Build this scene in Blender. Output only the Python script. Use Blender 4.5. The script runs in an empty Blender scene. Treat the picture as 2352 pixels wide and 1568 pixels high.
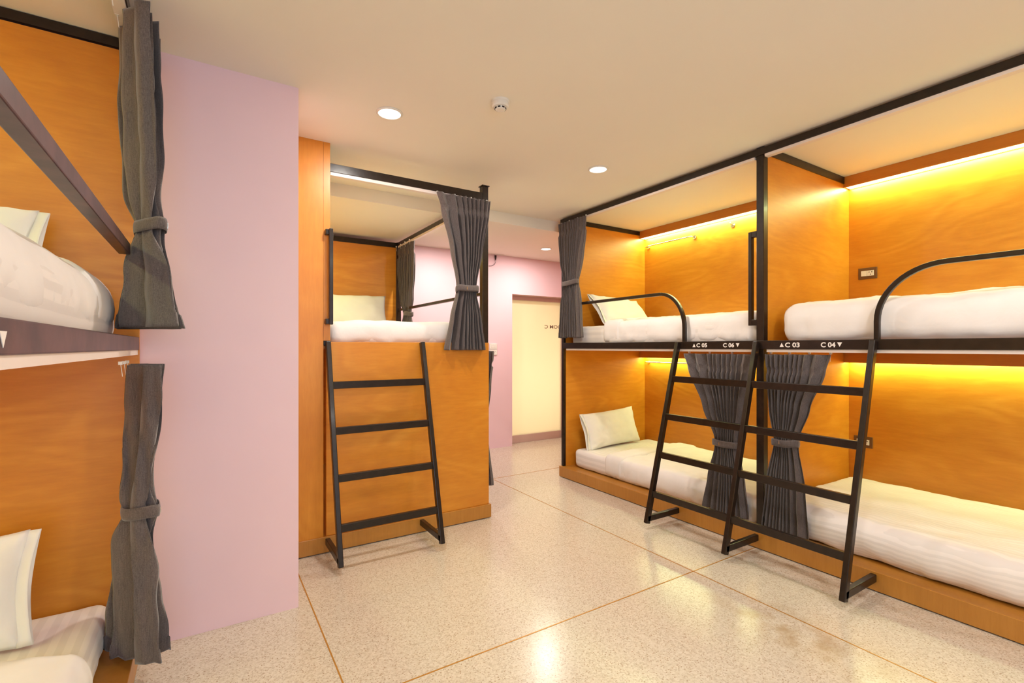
import bpy, bmesh, math, random
from mathutils import Vector, Matrix, noise

C = bpy.context.scene.collection
SC = bpy.context.scene
PI = math.pi

# ------------------------------------------------------------------ camera
cam_d = bpy.data.cameras.new('camera')
cam_d.lens = 17.0
cam_d.sensor_width = 36.0
cam_d.shift_y = 13 / 2352
cam_d.clip_start = 0.02
cam = bpy.data.objects.new('camera', cam_d)
cam.location = (0, 0, 1.33)
cam.rotation_euler = (PI / 2, 0, -math.radians(32.37))
C.objects.link(cam)
SC.camera = cam

# ------------------------------------------------------------------ world, exposure
w = bpy.data.worlds.new('world')
SC.world = w
w.use_nodes = True
w.node_tree.nodes['Background'].inputs[0].default_value = (0.75, 0.85, 1.0, 1)
w.node_tree.nodes['Background'].inputs[1].default_value = 0.6
SC.view_settings.view_transform = 'Standard'
SC.view_settings.look = 'None'
SC.view_settings.gamma = 1.0
SC.view_settings.use_curve_mapping = False
SC.view_settings.exposure = 0.0
SC.cycles.sample_clamp_indirect = 4.0
SC.cycles.caustics_reflective = False

LAMP_COL = (1.0, 0.93, 0.85)
STRIP_COL = (0.72, 0.98, 0.42)
DAY_COL = (0.60, 0.78, 1.0)
LAMP_W = 15.0
STRIP_W = 21.0
STRIP_LOW_W = 13.0
DAY_W = 54.0
CORR_W = 19.0


def area(name, loc, rot, sx, sy, power, col, shape='RECTANGLE', parent=None, spread=PI):
    d = bpy.data.lights.new(name, 'AREA')
    d.shape = shape
    d.size = sx
    if shape == 'RECTANGLE':
        d.size_y = sy
    d.energy = power
    d.color = col
    d.spread = spread
    o = bpy.data.objects.new(name, d)
    o.location = loc
    o.rotation_euler = rot
    C.objects.link(o)
    if parent is not None:
        o.parent = parent
        o.matrix_parent_inverse = Matrix.Translation(-Vector(parent.location))
    return o


# daylight through the window behind the camera (wall at Y = -2)
area('daylight', (0.15, -2.06, 1.65), (PI / 2, 0, 0), 2.6, 1.5, DAY_W, DAY_COL)


# ------------------------------------------------------------------ materials
def nm(name):
    m = bpy.data.materials.new(name)
    m.use_nodes = True
    nt = m.node_tree
    b = nt.nodes['Principled BSDF']
    return m, nt, b


def N(nt, t, **kw):
    n = nt.nodes.new(t)
    for k, v in kw.items():
        setattr(n, k, v)
    return n


def L(nt, a, b):
    nt.links.new(a, b)


def coords(nt, scale=(1, 1, 1), kind='Object'):
    tc = N(nt, 'ShaderNodeTexCoord')
    mp = N(nt, 'ShaderNodeMapping')
    mp.inputs['Scale'].default_value = scale
    L(nt, tc.outputs[kind], mp.inputs['Vector'])
    return mp.outputs[0]


def ramp(nt, fac, stops):
    r = N(nt, 'ShaderNodeValToRGB')
    e = r.color_ramp.elements
    while len(e) < len(stops):
        e.new(0.5)
    for i, (p, c) in enumerate(stops):
        e[i].position = p
        e[i].color = (c[0], c[1], c[2], 1)
    L(nt, fac, r.inputs[0])
    return r.outputs[0]


def bump(nt, b, h, strength, dist=0.01):
    bp = N(nt, 'ShaderNodeBump')
    bp.inputs['Strength'].default_value = strength
    bp.inputs['Distance'].default_value = dist
    L(nt, h, bp.inputs['Height'])
    L(nt, bp.outputs[0], b.inputs['Normal'])


def simple(name, col, rough=0.5, metal=0.0, spec=0.5, noise_amt=0.0, nscale=8.0, bstr=0.0):
    m, nt, b = nm(name)
    b.inputs['Roughness'].default_value = rough
    b.inputs['Metallic'].default_value = metal
    b.inputs['Specular IOR Level'].default_value = spec
    v = coords(nt)
    nz = N(nt, 'ShaderNodeTexNoise')
    nz.inputs['Scale'].default_value = nscale
    nz.inputs['Detail'].default_value = 4
    L(nt, v, nz.inputs['Vector'])
    lo = tuple(max(0, c * (1 - noise_amt)) for c in col)
    hi = tuple(min(1, c * (1 + noise_amt)) for c in col)
    L(nt, ramp(nt, nz.outputs[0], [(0.3, lo), (0.7, hi)]), b.inputs['Base Color'])
    if bstr:
        bump(nt, b, nz.outputs[0], bstr)
    return m


def wood(name, base, dark, light, stretch=(1.0, 1.0, 7.0), rough=0.4, fig=1.0):
    """plywood veneer: broad cathedral figure from contour lines of a soft noise, plus fine grain"""
    m, nt, b = nm(name)
    n1 = N(nt, 'ShaderNodeTexNoise')
    n1.inputs['Scale'].default_value = 0.9
    n1.inputs['Detail'].default_value = 2.5
    n1.inputs['Roughness'].default_value = 0.45
    n1.inputs['Distortion'].default_value = 0.6
    L(nt, coords(nt, tuple(0.45 + 0.22 * c for c in stretch)), n1.inputs['Vector'])
    ml = N(nt, 'ShaderNodeMath', operation='MULTIPLY')
    ml.inputs[1].default_value = 95.0
    L(nt, n1.outputs[0], ml.inputs[0])
    sn = N(nt, 'ShaderNodeMath', operation='SINE')
    L(nt, ml.outputs[0], sn.inputs[0])
    n2 = N(nt, 'ShaderNodeTexNoise')
    n2.inputs['Scale'].default_value = 7
    n2.inputs['Detail'].default_value = 8
    n2.inputs['Roughness'].default_value = 0.7
    L(nt, coords(nt, stretch), n2.inputs['Vector'])
    n3 = N(nt, 'ShaderNodeTexNoise')
    n3.inputs['Scale'].default_value = 1.6
    n3.inputs['Detail'].default_value = 3
    L(nt, coords(nt, (1, 1, 1.8)), n3.inputs['Vector'])
    # fade the figure in and out over the sheet
    msk = N(nt, 'ShaderNodeMapRange')
    msk.inputs[1].default_value = 0.42
    msk.inputs[2].default_value = 0.62
    msk.inputs[3].default_value = 0.02 * fig
    msk.inputs[4].default_value = 0.075 * fig
    L(nt, n3.outputs[0], msk.inputs[0])
    f1 = N(nt, 'ShaderNodeMath', operation='MULTIPLY')
    L(nt, sn.outputs[0], f1.inputs[0])
    L(nt, msk.outputs[0], f1.inputs[1])
    ad = N(nt, 'ShaderNodeMath', operation='MULTIPLY_ADD')
    L(nt, n2.outputs[0], ad.inputs[0])
    ad.inputs[1].default_value = 0.45
    L(nt, f1.outputs[0], ad.inputs[2])
    ad2 = N(nt, 'ShaderNodeMath', operation='MULTIPLY_ADD')
    L(nt, n3.outputs[0], ad2.inputs[0])
    ad2.inputs[1].default_value = 0.55
    L(nt, ad.outputs[0], ad2.inputs[2])
    L(nt, ramp(nt, ad2.outputs[0], [(0.28, dark), (0.5, base), (0.72, light)]), b.inputs['Base Color'])
    b.inputs['Roughness'].default_value = rough
    b.inputs['Coat Weight'].default_value = 0.15
    b.inputs['Coat Roughness'].default_value = 0.30
    bump(nt, b, n2.outputs[0], 0.06, 0.004)
    return m


M = {}
M['wood'] = wood('varnished_plywood', (0.64, 0.234, 0.014), (0.54, 0.172, 0.008), (0.73, 0.30, 0.027))
M['wood_v'] = wood('varnished_plywood_upright', (0.64, 0.234, 0.014), (0.54, 0.172, 0.008), (0.73, 0.30, 0.027),
                   stretch=(7, 7, 0.8), fig=0.6)
M['plinth'] = wood('plinth_board', (0.47, 0.20, 0.030), (0.38, 0.15, 0.018), (0.53, 0.24, 0.045), stretch=(10, 10, 0.8), rough=0.35, fig=0.2)
M['valance'] = wood('valance_board', (0.52, 0.18, 0.020), (0.44, 0.14, 0.012), (0.58, 0.21, 0.025), rough=0.4, fig=0.2)
M['ceiling'] = simple('ceiling_paint', (0.87, 0.81, 0.71), 0.9, noise_amt=0.01, nscale=2)
M['pink'] = simple('pink_wall_paint', (0.84, 0.60, 0.655), 0.6, noise_amt=0.015, nscale=3, bstr=0.02)
M['cream'] = simple('cream_wall_paint', (0.80, 0.66, 0.52), 0.8, noise_amt=0.01)
M['white_plastic'] = simple('white_plastic', (0.80, 0.76, 0.70), 0.35, noise_amt=0.01)
M['track'] = simple('white_track', (0.82, 0.72, 0.66), 0.4, noise_amt=0.02)
M['metal'] = simple('black_enamel_steel', (0.016, 0.009, 0.006), 0.30, 0.0, 0.35, 0.35, 30, 0.03)
M['metal_reflection'] = simple('scuffed_enamel_painted_reflection', (0.065, 0.028, 0.024), 0.34, 0.0, 0.4, 0.5, 14, 0.05)  # black enamel with the pink wall's reflection painted into its colour, plus scuffs
M['steel'] = simple('polished_steel', (0.75, 0.70, 0.62), 0.22, 1.0)
M['alu'] = simple('door_aluminium', (0.66, 0.48, 0.42), 0.4, 0.2)
M['brown_plate'] = simple('brown_socket_plate', (0.14, 0.065, 0.025), 0.4)
M['vinyl'] = simple('white_vinyl', (0.86, 0.80, 0.76), 0.45)
M['grey_vinyl'] = simple('grey_vinyl', (0.30, 0.20, 0.13), 0.5)
M['black'] = simple('black_rubber', (0.03, 0.012, 0.01), 0.6)
M['dark_slot'] = simple('dark_slot', (0.02, 0.008, 0.006), 0.8)


def metal_reflection(m):
    nt = m.node_tree
    b = nt.nodes['Principled BSDF']
    b.inputs['Coat Weight'].default_value = 0.12
    b.inputs['Coat Roughness'].default_value = 0.12


metal_reflection(M['metal'])


def emit(name, col, s):
    m = bpy.data.materials.new(name)
    m.use_nodes = True
    nt = m.node_tree
    nt.nodes.clear()
    e = N(nt, 'ShaderNodeEmission')
    e.inputs[0].default_value = (*col, 1)
    e.inputs[1].default_value = s
    o = N(nt, 'ShaderNodeOutputMaterial')
    L(nt, e.outputs[0], o.inputs[0])
    return m


M['strip'] = emit('led_strip_glow', (1.0, 0.90, 0.66), 6.0)
M['lamp'] = emit('downlight_glow', (1.0, 0.93, 0.82), 12.0)


def terrazzo():
    m, nt, b = nm('terrazzo')
    v = coords(nt, (1, 1, 1))
    big = N(nt, 'ShaderNodeTexNoise')
    big.inputs['Scale'].default_value = 1.3
    big.inputs['Detail'].default_value = 5
    L(nt, v, big.inputs['Vector'])
    base = ramp(nt, big.outputs[0], [(0.3, (0.58, 0.495, 0.395)), (0.7, (0.64, 0.56, 0.455))])
    # pale chips
    v1 = N(nt, 'ShaderNodeTexVoronoi')
    v1.inputs['Scale'].default_value = 150
    v1.inputs['Randomness'].default_value = 1
    L(nt, v, v1.inputs['Vector'])
    sep = N(nt, 'ShaderNodeSeparateColor')
    L(nt, v1.outputs['Color'], sep.inputs[0])
    chips = ramp(nt, sep.outputs[0], [(0.0, (0.44, 0.35, 0.26)), (0.35, (0.62, 0.535, 0.42)), (1.0, (0.76, 0.69, 0.59))])
    mx = N(nt, 'ShaderNodeMix', data_type='RGBA')
    mx.inputs[0].default_value = 0.55
    L(nt, base, mx.inputs[6])
    L(nt, chips, mx.inputs[7])
    # dark specks
    v2 = N(nt, 'ShaderNodeTexVoronoi')
    v2.inputs['Scale'].default_value = 105
    L(nt, v, v2.inputs['Vector'])
    s2 = N(nt, 'ShaderNodeSeparateColor')
    L(nt, v2.outputs['Color'], s2.inputs[0])
    pick = ramp(nt, s2.outputs[1], [(0.40, (0, 0, 0)), (0.60, (1, 1, 1))])
    near = ramp(nt, v2.outputs['Distance'], [(0.20, (1, 1, 1)), (0.32, (0, 0, 0))])
    mul = N(nt, 'ShaderNodeMath', operation='MULTIPLY')
    L(nt, pick, mul.inputs[0])
    L(nt, near, mul.inputs[1])
    mul2 = N(nt, 'ShaderNodeMath', operation='MULTIPLY')
    mul2.inputs[1].default_value = 0.75
    L(nt, mul.outputs[0], mul2.inputs[0])
    mx2 = N(nt, 'ShaderNodeMix', data_type='RGBA')
    L(nt, mul2.outputs[0], mx2.inputs[0])
    L(nt, mx.outputs[2], mx2.inputs[6])
    mx2.inputs[7].default_value = (0.30, 0.18, 0.09, 1)
    # faint wear stain in front of the ladders
    gp = N(nt, 'ShaderNodeMapping')
    gp.vector_type = 'POINT'
    gp.inputs['Location'].default_value = (-2.33, -1.20, 0)
    L(nt, v, gp.inputs['Vector'])
    g2 = N(nt, 'ShaderNodeMapping')
    g2.inputs['Scale'].default_value = (3.6, 1.9, 1)
    L(nt, gp.outputs[0], g2.inputs['Vector'])
    gr = N(nt, 'ShaderNodeTexGradient', gradient_type='SPHERICAL')
    L(nt, g2.outputs[0], gr.inputs['Vector'])
    sn = N(nt, 'ShaderNodeTexNoise')
    sn.inputs['Scale'].default_value = 9
    sn.inputs['Detail'].default_value = 6
    L(nt, v, sn.inputs['Vector'])
    sm = N(nt, 'ShaderNodeMath', operation='MULTIPLY')
    L(nt, gr.outputs['Fac'], sm.inputs[0])
    L(nt, ramp(nt, sn.outputs[0], [(0.42, (0, 0, 0)), (0.62, (1, 1, 1))]), sm.inputs[1])
    mx3 = N(nt, 'ShaderNodeMix', data_type='RGBA')
    L(nt, sm.outputs[0], mx3.inputs[0])
    L(nt, mx2.outputs[2], mx3.inputs[6])
    mx3.inputs[7].default_value = (0.46, 0.33, 0.20, 1)
    L(nt, mx3.outputs[2], b.inputs['Base Color'])
    b.inputs['Roughness'].default_value = 0.215
    return m


M['floor'] = terrazzo()
M['brass'] = simple('brass_divider', (0.55, 0.27, 0.05), 0.35, 0.35)


def cloth(name, col, stripes=None, rough=0.75, weave=True, wr=0.35, wscale=7.0, sheen=0.25):
    m, nt, b = nm(name)
    b.inputs['Roughness'].default_value = rough
    b.inputs['Sheen Weight'].default_value = sheen
    b.inputs['Specular IOR Level'].default_value = 0.2
    v = coords(nt)
    nz = N(nt, 'ShaderNodeTexNoise')
    nz.inputs['Scale'].default_value = wscale
    nz.inputs['Detail'].default_value = 5
    nz.inputs['Distortion'].default_value = 0.4
    L(nt, v, nz.inputs['Vector'])
    if stripes:
        axis, sc = stripes
        dt = N(nt, 'ShaderNodeVectorMath', operation='DOT_PRODUCT')
        dt.inputs[1].default_value = (1, 0, -1)
        L(nt, v, dt.inputs[0])
        cb = N(nt, 'ShaderNodeCombineXYZ')
        L(nt, dt.outputs['Value'], cb.inputs[0])
        wv = N(nt, 'ShaderNodeTexWave', wave_type='BANDS', bands_direction=axis, wave_profile='SIN')
        wv.inputs['Scale'].default_value = sc
        L(nt, cb.outputs[0], wv.inputs['Vector'])
        col2 = tuple(c * 0.91 for c in col)
        L(nt, ramp(nt, wv.outputs['Fac'], [(0.46, col2), (0.54, col)]), b.inputs['Base Color'])
        L(nt, ramp(nt, wv.outputs['Fac'], [(0.46, (0.5,) * 3), (0.54, (0.8,) * 3)]), b.inputs['Roughness'])
    else:
        lo = tuple(c * 0.95 for c in col)
        L(nt, ramp(nt, nz.outputs[0], [(0.3, lo), (0.7, col)]), b.inputs['Base Color'])
    bump(nt, b, nz.outputs[0], wr, 0.02)
    return m


M['linen'] = cloth('white_duvet_cotton', (0.86, 0.81, 0.78), wr=0.16, wscale=9.0)
M['sheet_x'] = cloth('white_sateen_stripe', (0.86, 0.80, 0.76), stripes=('X', 6.3), wr=0.12)
M['sheet_f'] = cloth('white_sateen_fine_stripe', (0.86, 0.80, 0.76), stripes=('X', 12.0), wr=0.12)
M['pillow'] = cloth('white_pillow_cotton', (0.86, 0.82, 0.76), wr=0.2, wscale=5)


def curtain_mat():
    m, nt, b = nm('charcoal_curtain_fabric')
    v = coords(nt, (1, 1, 1))
    nz = N(nt, 'ShaderNodeTexNoise')
    nz.inputs['Scale'].default_value = 260
    nz.inputs['Detail'].default_value = 2
    L(nt, v, nz.inputs['Vector'])
    v2 = coords(nt, (420, 420, 18))
    n2 = N(nt, 'ShaderNodeTexNoise')
    n2.inputs['Scale'].default_value = 1
    n2.inputs['Detail'].default_value = 2
    L(nt, v2, n2.inputs['Vector'])
    mx = N(nt, 'ShaderNodeMix', data_type='FLOAT')
    mx.inputs[0].default_value = 0.5
    L(nt, nz.outputs[0], mx.inputs[2])
    L(nt, n2.outputs[0], mx.inputs[3])
    L(nt, ramp(nt, mx.outputs[0], [(0.3, (0.072, 0.056, 0.054)), (0.7, (0.165, 0.132, 0.126))]), b.inputs['Base Color'])
    b.inputs['Roughness'].default_value = 0.8
    b.inputs['Sheen Weight'].default_value = 0.35
    b.inputs['Specular IOR Level'].default_value = 0.25
    bump(nt, b, mx.outputs[0], 0.25, 0.002)
    return m


M['curtain'] = curtain_mat()


def frosted():
    m = bpy.data.materials.new('frosted_door_film')
    m.use_nodes = True
    nt = m.node_tree
    nt.nodes.clear()
    t = N(nt, 'ShaderNodeBsdfTranslucent')
    t.inputs[0].default_value = (0.95, 0.90, 0.72, 1)
    d = N(nt, 'ShaderNodeBsdfPrincipled')
    d.inputs['Base Color'].default_value = (0.85, 0.80, 0.60, 1)
    d.inputs['Roughness'].default_value = 0.35
    mx = N(nt, 'ShaderNodeMixShader')
    mx.inputs[0].default_value = 0.45
    L(nt, t.outputs[0], mx.inputs[1])
    L(nt, d.outputs[0], mx.inputs[2])
    o = N(nt, 'ShaderNodeOutputMaterial')
    L(nt, mx.outputs[0], o.inputs[0])
    return m


M['frost'] = frosted()


def glass():
    m, nt, b = nm('window_glass')
    b.inputs['Transmission Weight'].default_value = 1.0
    b.inputs['Roughness'].default_value = 0.0
    b.inputs['IOR'].default_value = 1.05
    return m


M['glass'] = glass()


# ------------------------------------------------------------------ mesh helpers
def link(name, me, m, parent=None, bevel=0.0, smooth=False):
    me.name = name
    o = bpy.data.objects.new(name, me)
    if m is not None:
        me.materials.append(m)
    C.objects.link(o)
    if parent is not None:
        o.parent = parent
        if parent.type == 'EMPTY':
            o.matrix_parent_inverse = Matrix.Translation(-Vector(parent.location))
    if bevel:
        md = o.modifiers.new('bevel', 'BEVEL')
        md.width = bevel
        md.segments = 2
        md.limit_method = 'ANGLE'
        md.angle_limit = 0.6
    if smooth:
        me.polygons.foreach_set('use_smooth', [True] * len(me.polygons))
    return o


class MB:
    def __init__(self):
        self.bm = bmesh.new()

    def box(self, x0, x1, y0, y1, z0, z1):
        vs = [self.bm.verts.new((x, y, z)) for x in (x0, x1) for y in (y0, y1) for z in (z0, z1)]
        for f in ((0, 1, 3, 2), (4, 6, 7, 5), (0, 4, 5, 1), (2, 3, 7, 6), (0, 2, 6, 4), (1, 5, 7, 3)):
            self.bm.faces.new([vs[i] for i in f])
        return self

    def bar(self, p, q, wid, hei, side):
        """box bar from p to q; side = vector giving the width direction"""
        p, q = Vector(p), Vector(q)
        d = (q - p).normalized()
        s = Vector(side).normalized()
        n = d.cross(s).normalized()
        s = n.cross(d).normalized()
        vs = []
        for e in (p, q):
            for a, b in ((-1, -1), (1, -1), (1, 1), (-1, 1)):
                vs.append(self.bm.verts.new(e + s * a * wid / 2 + n * b * hei / 2))
        for f in ((3, 2, 1, 0), (4, 5, 6, 7), (0, 1, 5, 4), (1, 2, 6, 5), (2, 3, 7, 6), (3, 0, 4, 7)):
            self.bm.faces.new([vs[i] for i in f])
        return self

    def sweep(self, pts, wid, hei, side):
        """rectangular section swept along a planar polyline; side = plane normal (width direction)"""
        pts = [Vector(p) for p in pts]
        s = Vector(side).normalized()
        rings = []
        for i, p in enumerate(pts):
            d = (pts[min(i + 1, len(pts) - 1)] - pts[max(i - 1, 0)]).normalized()
            n = d.cross(s).normalized()
            rings.append([self.bm.verts.new(p + s * a * wid / 2 + n * b * hei / 2)
                          for a, b in ((-1, -1), (1, -1), (1, 1), (-1, 1))])
        for a, b in zip(rings[:-1], rings[1:]):
            for k in range(4):
                self.bm.faces.new((a[k], a[(k + 1) % 4], b[(k + 1) % 4], b[k]))
        self.bm.faces.new(rings[0][::-1])
        self.bm.faces.new(rings[-1])
        return self

    def tube(self, pts, r, n=10):
        pts = [Vector(p) for p in pts]
        rings = []
        up = Vector((0, 0, 1))
        for i, p in enumerate(pts):
            d = (pts[min(i + 1, len(pts) - 1)] - pts[max(i - 1, 0)]).normalized()
            u = d.cross(up)
            if u.length < 1e-3:
                u = d.cross(Vector((1, 0, 0)))
            u.normalize()
            v = d.cross(u).normalized()
            rr = r[i] if isinstance(r, (list, tuple)) else r
            rings.append([self.bm.verts.new(p + u * math.cos(2 * PI * k / n) * rr + v * math.sin(2 * PI * k / n) * rr)
                          for k in range(n)])
        for a, b in zip(rings[:-1], rings[1:]):
            for k in range(n):
                self.bm.faces.new((a[k], a[(k + 1) % n], b[(k + 1) % n], b[k]))
        self.bm.faces.new(rings[0][::-1])
        self.bm.faces.new(rings[-1])
        return self

    def lathe(self, c, prof, n=36):
        c = Vector(c)
        rings = []
        for r, z in prof:
            rings.append([self.bm.verts.new(c + Vector((r * math.cos(2 * PI * k / n), r * math.sin(2 * PI * k / n), z)))
                          for k in range(n)])
        for a, b in zip(rings[:-1], rings[1:]):
            for k in range(n):
                self.bm.faces.new((a[k], a[(k + 1) % n], b[(k + 1) % n], b[k]))
        self.bm.faces.new(rings[0])
        self.bm.faces.new(rings[-1][::-1])
        return self

    def poly(self, pts, depth):
        """flat polygon pts with thickness vector depth"""
        a = [self.bm.verts.new(Vector(p)) for p in pts]
        b = [self.bm.verts.new(Vector(p) + Vector(depth)) for p in pts]
        self.bm.faces.new(a)
        self.bm.faces.new(b[::-1])
        for k in range(len(a)):
            self.bm.faces.new((a[k], b[k], b[(k + 1) % len(a)], a[(k + 1) % len(a)]))
        return self

    def build(self, name, m, parent=None, bevel=0.0, smooth=False, kind=None):
        bmesh.ops.recalc_face_normals(self.bm, faces=self.bm.faces)
        me = bpy.data.meshes.new(name)
        self.bm.to_mesh(me)
        self.bm.free()
        o = link(name, me, m, parent, bevel, smooth)
        if kind:
            o['kind'] = kind
        return o


def tag(o, label, cat, group=None):
    o['label'] = label
    o['category'] = cat
    if group:
        o['group'] = group
    return o


def thing(name, loc, label, cat, group=None):
    o = bpy.data.objects.new(name, None)
    o.empty_display_size = 0.1
    o.location = loc
    C.objects.link(o)
    return tag(o, label, cat, group)


def struct(name, mb, m, **kw):
    return mb.build(name, m, kind='structure', **kw)


# ------------------------------------------------------------------ the room
CEIL = 2.655
LOWC = 2.547
RX = 4.29         # right wall face behind the bunks
LX = -1.45        # left wall
BY = -2.0         # wall behind the camera
struct('floor', MB().box(LX - 0.1, 5.0, BY - 0.1, 8.2, -0.1, 0.0), M['floor'])
struct('ceiling', MB().box(LX - 0.1, 5.0, BY - 0.1, 4.06, CEIL, CEIL + 0.1).box(0.40, 5.0, 4.06, 5.8, LOWC, CEIL + 0.1), M['ceiling'])
# pink wall block beside the near bunk, up to the tall wooden panel
struct('wall_left', MB().box(LX - 0.1, 0.402, 2.675, 5.8, 0, CEIL), M['pink'])
struct('wall_side', MB().box(LX - 0.1, LX, BY, 2.675, 0, CEIL), M['cream'])
struct('wall_right', MB().box(RX + 0.02, RX + 0.12, BY, 4.0, 0, CEIL), M['cream'])
# far pink wall with the door opening (X 3.5 .. 4.45)
struct('wall_far', MB().box(0.40, 3.49, 5.50, 5.72, 0, LOWC).box(3.49, 4.44, 5.50, 5.72, 2.045, LOWC)
       .box(4.44, 5.0, 5.50, 5.72, 0, LOWC), M['pink'])
struct('wall_end', MB().box(4.9, 5.0, 3.96, 5.5, 0, CEIL).box(RX + 0.02, 5.0, 3.96, 4.0, 0, CEIL), M['pink'])
# corridor behind the door
struct('wall_corridor', MB().box(2.9, 3.0, 5.72, 8.1, 0, LOWC).box(5.0, 5.1, 5.72, 8.1, 0, LOWC).box(2.9, 5.1, 8.0, 8.1, 0, LOWC)
       .box(2.9, 5.1, 5.72, 8.1, LOWC, LOWC + 0.08), M['cream'])
# wall behind the camera with a window
struct('wall_back', MB().box(LX, -1.20, BY - 0.1, BY, 0, CEIL).box(1.50, RX + 0.12, BY - 0.1, BY, 0, CEIL)
       .box(-1.20, 1.50, BY - 0.1, BY, 0, 0.85).box(-1.20, 1.50, BY - 0.1, BY, 2.45, CEIL), M['cream'])
win = MB()
for a in ((-1.20, -1.15, 0.85, 2.45), (1.45, 1.50, 0.85, 2.45), (-1.15, 1.45, 0.85, 0.90), (-1.15, 1.45, 2.40, 2.45), (0.125, 0.175, 0.90, 2.40)):
    win.box(a[0], a[1], BY - 0.05, BY + 0.01, a[2], a[3])
wf = win.build('window_1', M['white_plastic'], kind='structure')
# brass divider strips in the terrazzo
fl = MB()
for x in (-1.52, 0.46, 2.445):
    if x > LX:
        fl.box(x - 0.003, x + 0.003, BY, 5.5, 0, 0.0012)
for y in (-0.53, 1.848, 4.234):
    fl.box(LX, RX, y - 0.003, y + 0.003, 0, 0.0013)
struct('trim_1', fl, M['brass'])

# door: frosted glass sheet in an aluminium frame
dr = MB().box(3.50, 4.43, 5.63, 5.67, 0.0, 0.105).box(3.50, 4.43, 5.63, 5.67, 1.985, 2.04)
door = struct('door_1', dr, M['alu'], bevel=0.002)
MB().box(3.502, 4.43, 5.645, 5.655, 0.105, 1.985).build('door_glass', M['frost'], door)
jm = MB().box(3.49, 3.50, 5.60, 5.70, 0, 2.045).box(3.49, 4.44, 5.53, 5.70, 2.04, 2.05).box(4.43, 4.44, 5.60, 5.70, 0, 2.045)
jm.build('door_frame', M['alu'], door)
MB().box(3.50, 4.43, 5.66, 5.70, 0.0, 0.01).build('threshold', M['dark_slot'], door)


def text_mesh(txt, h, m, name, parent, origin, ux, uz, thick=0.0008, bold=0.012, extent=None):
    """letters as flat vinyl: origin = lower left, ux = reading direction, uz = up"""
    cu = bpy.data.curves.new(name, 'FONT')
    cu.body = txt
    cu.size = 1.0
    cu.extrude = 0.0
    cu.offset = bold
    to = bpy.data.objects.new('txt', cu)
    C.objects.link(to)
    bpy.context.view_layer.update()
    dg = bpy.context.evaluated_depsgraph_get()
    me = bpy.data.meshes.new_from_object(to.evaluated_get(dg))
    bpy.data.objects.remove(to)
    xs = [v.co.x for v in me.vertices]
    ys = [v.co.y for v in me.vertices]
    sy = h / (max(ys) - min(ys))
    sx = sy if extent is None else extent / (max(xs) - min(xs))
    x0, y0 = min(xs), min(ys)
    ux, uz, og = Vector(ux), Vector(uz), Vector(origin)
    for v in me.vertices:
        v.co = og + ux * (v.co.x - x0) * sx + uz * (v.co.y - y0) * sy
    me.materials.clear()
    return link(name, me, m, parent)


lt = text_mesh('ROOM C', 0.052, M['grey_vinyl'], 'door_lettering', door, (4.50, 5.6435, 1.600), (-1, 0, 0), (0, 0, 1), extent=0.367, bold=0.02)
area('corridor_light', (4.0, 6.9, 2.4), (0, 0, 0), 0.8, 0.8, CORR_W, (1.0, 0.93, 0.72))
area('door_backlight_fill', (4.1, 6.6, 0.75), (-PI / 2, 0, 0), 1.4, 1.2, CORR_W * 1.2, (1.0, 0.97, 0.90))  # added low area light that whitens the lower door glass from behind


# ------------------------------------------------------------------ ceiling fittings
def downlight(x, y, z, label, r=0.062, k=1.0):
    t = thing('downlight', (x, y, z), label, 'ceiling light', 'recessed round downlights')
    MB().lathe((x, y, z), [(r + 0.012, 0.0), (r + 0.012, -0.003), (r + 0.002, -0.008), (r, -0.008), (r, 0.0)]).build('trim_ring', M['white_plastic'], t, smooth=True)
    MB().lathe((x, y, z), [(r, -0.001), (r, -0.004)]).build('diffuser', M['lamp'], t)
    area('downlight_lamp', (x, y, z - 0.010), (0, 0, 0), r * 1.9, 0, LAMP_W * k, LAMP_COL, 'DISK', t)


downlight(0.88, 2.683, CEIL, 'round white downlight glowing near the middle of the ceiling, nearest the pink column')
downlight(2.468, 2.696, CEIL, 'round glowing downlight in the ceiling between smoke detector and right bunk rail')
downlight(3.557, 4.827, LOWC, 'small far downlight in the lowered ceiling above the frosted door', 0.058, 1.15)
downlight(2.30, 4.83, LOWC, 'made-up downlight added to brighten the lowered ceiling, behind the grey corner curtain', 0.058, 1.15)  # extra lamp added out of sight to lift the far ceiling and floor
downlight(0.88, 0.45, CEIL, 'round downlight overhead in the near left part of the ceiling')
downlight(2.30, 0.20, CEIL, 'round downlight overhead in the near right part of the ceiling')
downlight(1.6, -1.3, CEIL, 'round downlight at the back of the room')

sd = thing('smoke_detector', (1.343, 2.235, CEIL), 'white round smoke detector with dark slots on the ceiling', 'smoke detector')
cx, cy = 1.343, 2.235
MB().lathe((cx, cy, CEIL), [(0.050, 0), (0.050, -0.010), (0.047, -0.012), (0.045, -0.012)]).build('base', M['white_plastic'], sd, smooth=False)
MB().lathe((cx, cy, CEIL), [(0.045, -0.012), (0.046, -0.026), (0.040, -0.034), (0.030, -0.036), (0.028, -0.046), (0.020, -0.050)]).build('cover', M['white_plastic'], sd)
for k in range(8):
    a = 2 * PI * (k + 0.5) / 8 + 0.4
    d = Vector((math.cos(a), math.sin(a), 0))
    tn = Vector((-d.y, d.x, 0))
    p = Vector((cx, cy, CEIL - 0.041)) + d * 0.0292
    MB().bar(p - tn * 0.007, p + tn * 0.007, 0.003, 0.007, d).build('slot', M['dark_slot'], sd)


# ------------------------------------------------------------------ right bunk block
BF = 3.09          # front plane of the steel frame
PF = 3.075         # front of the plinth
YE = 3.945         # far end
YM = 1.80          # face of the middle partition
YN = -0.32         # near end (out of frame)

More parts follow.
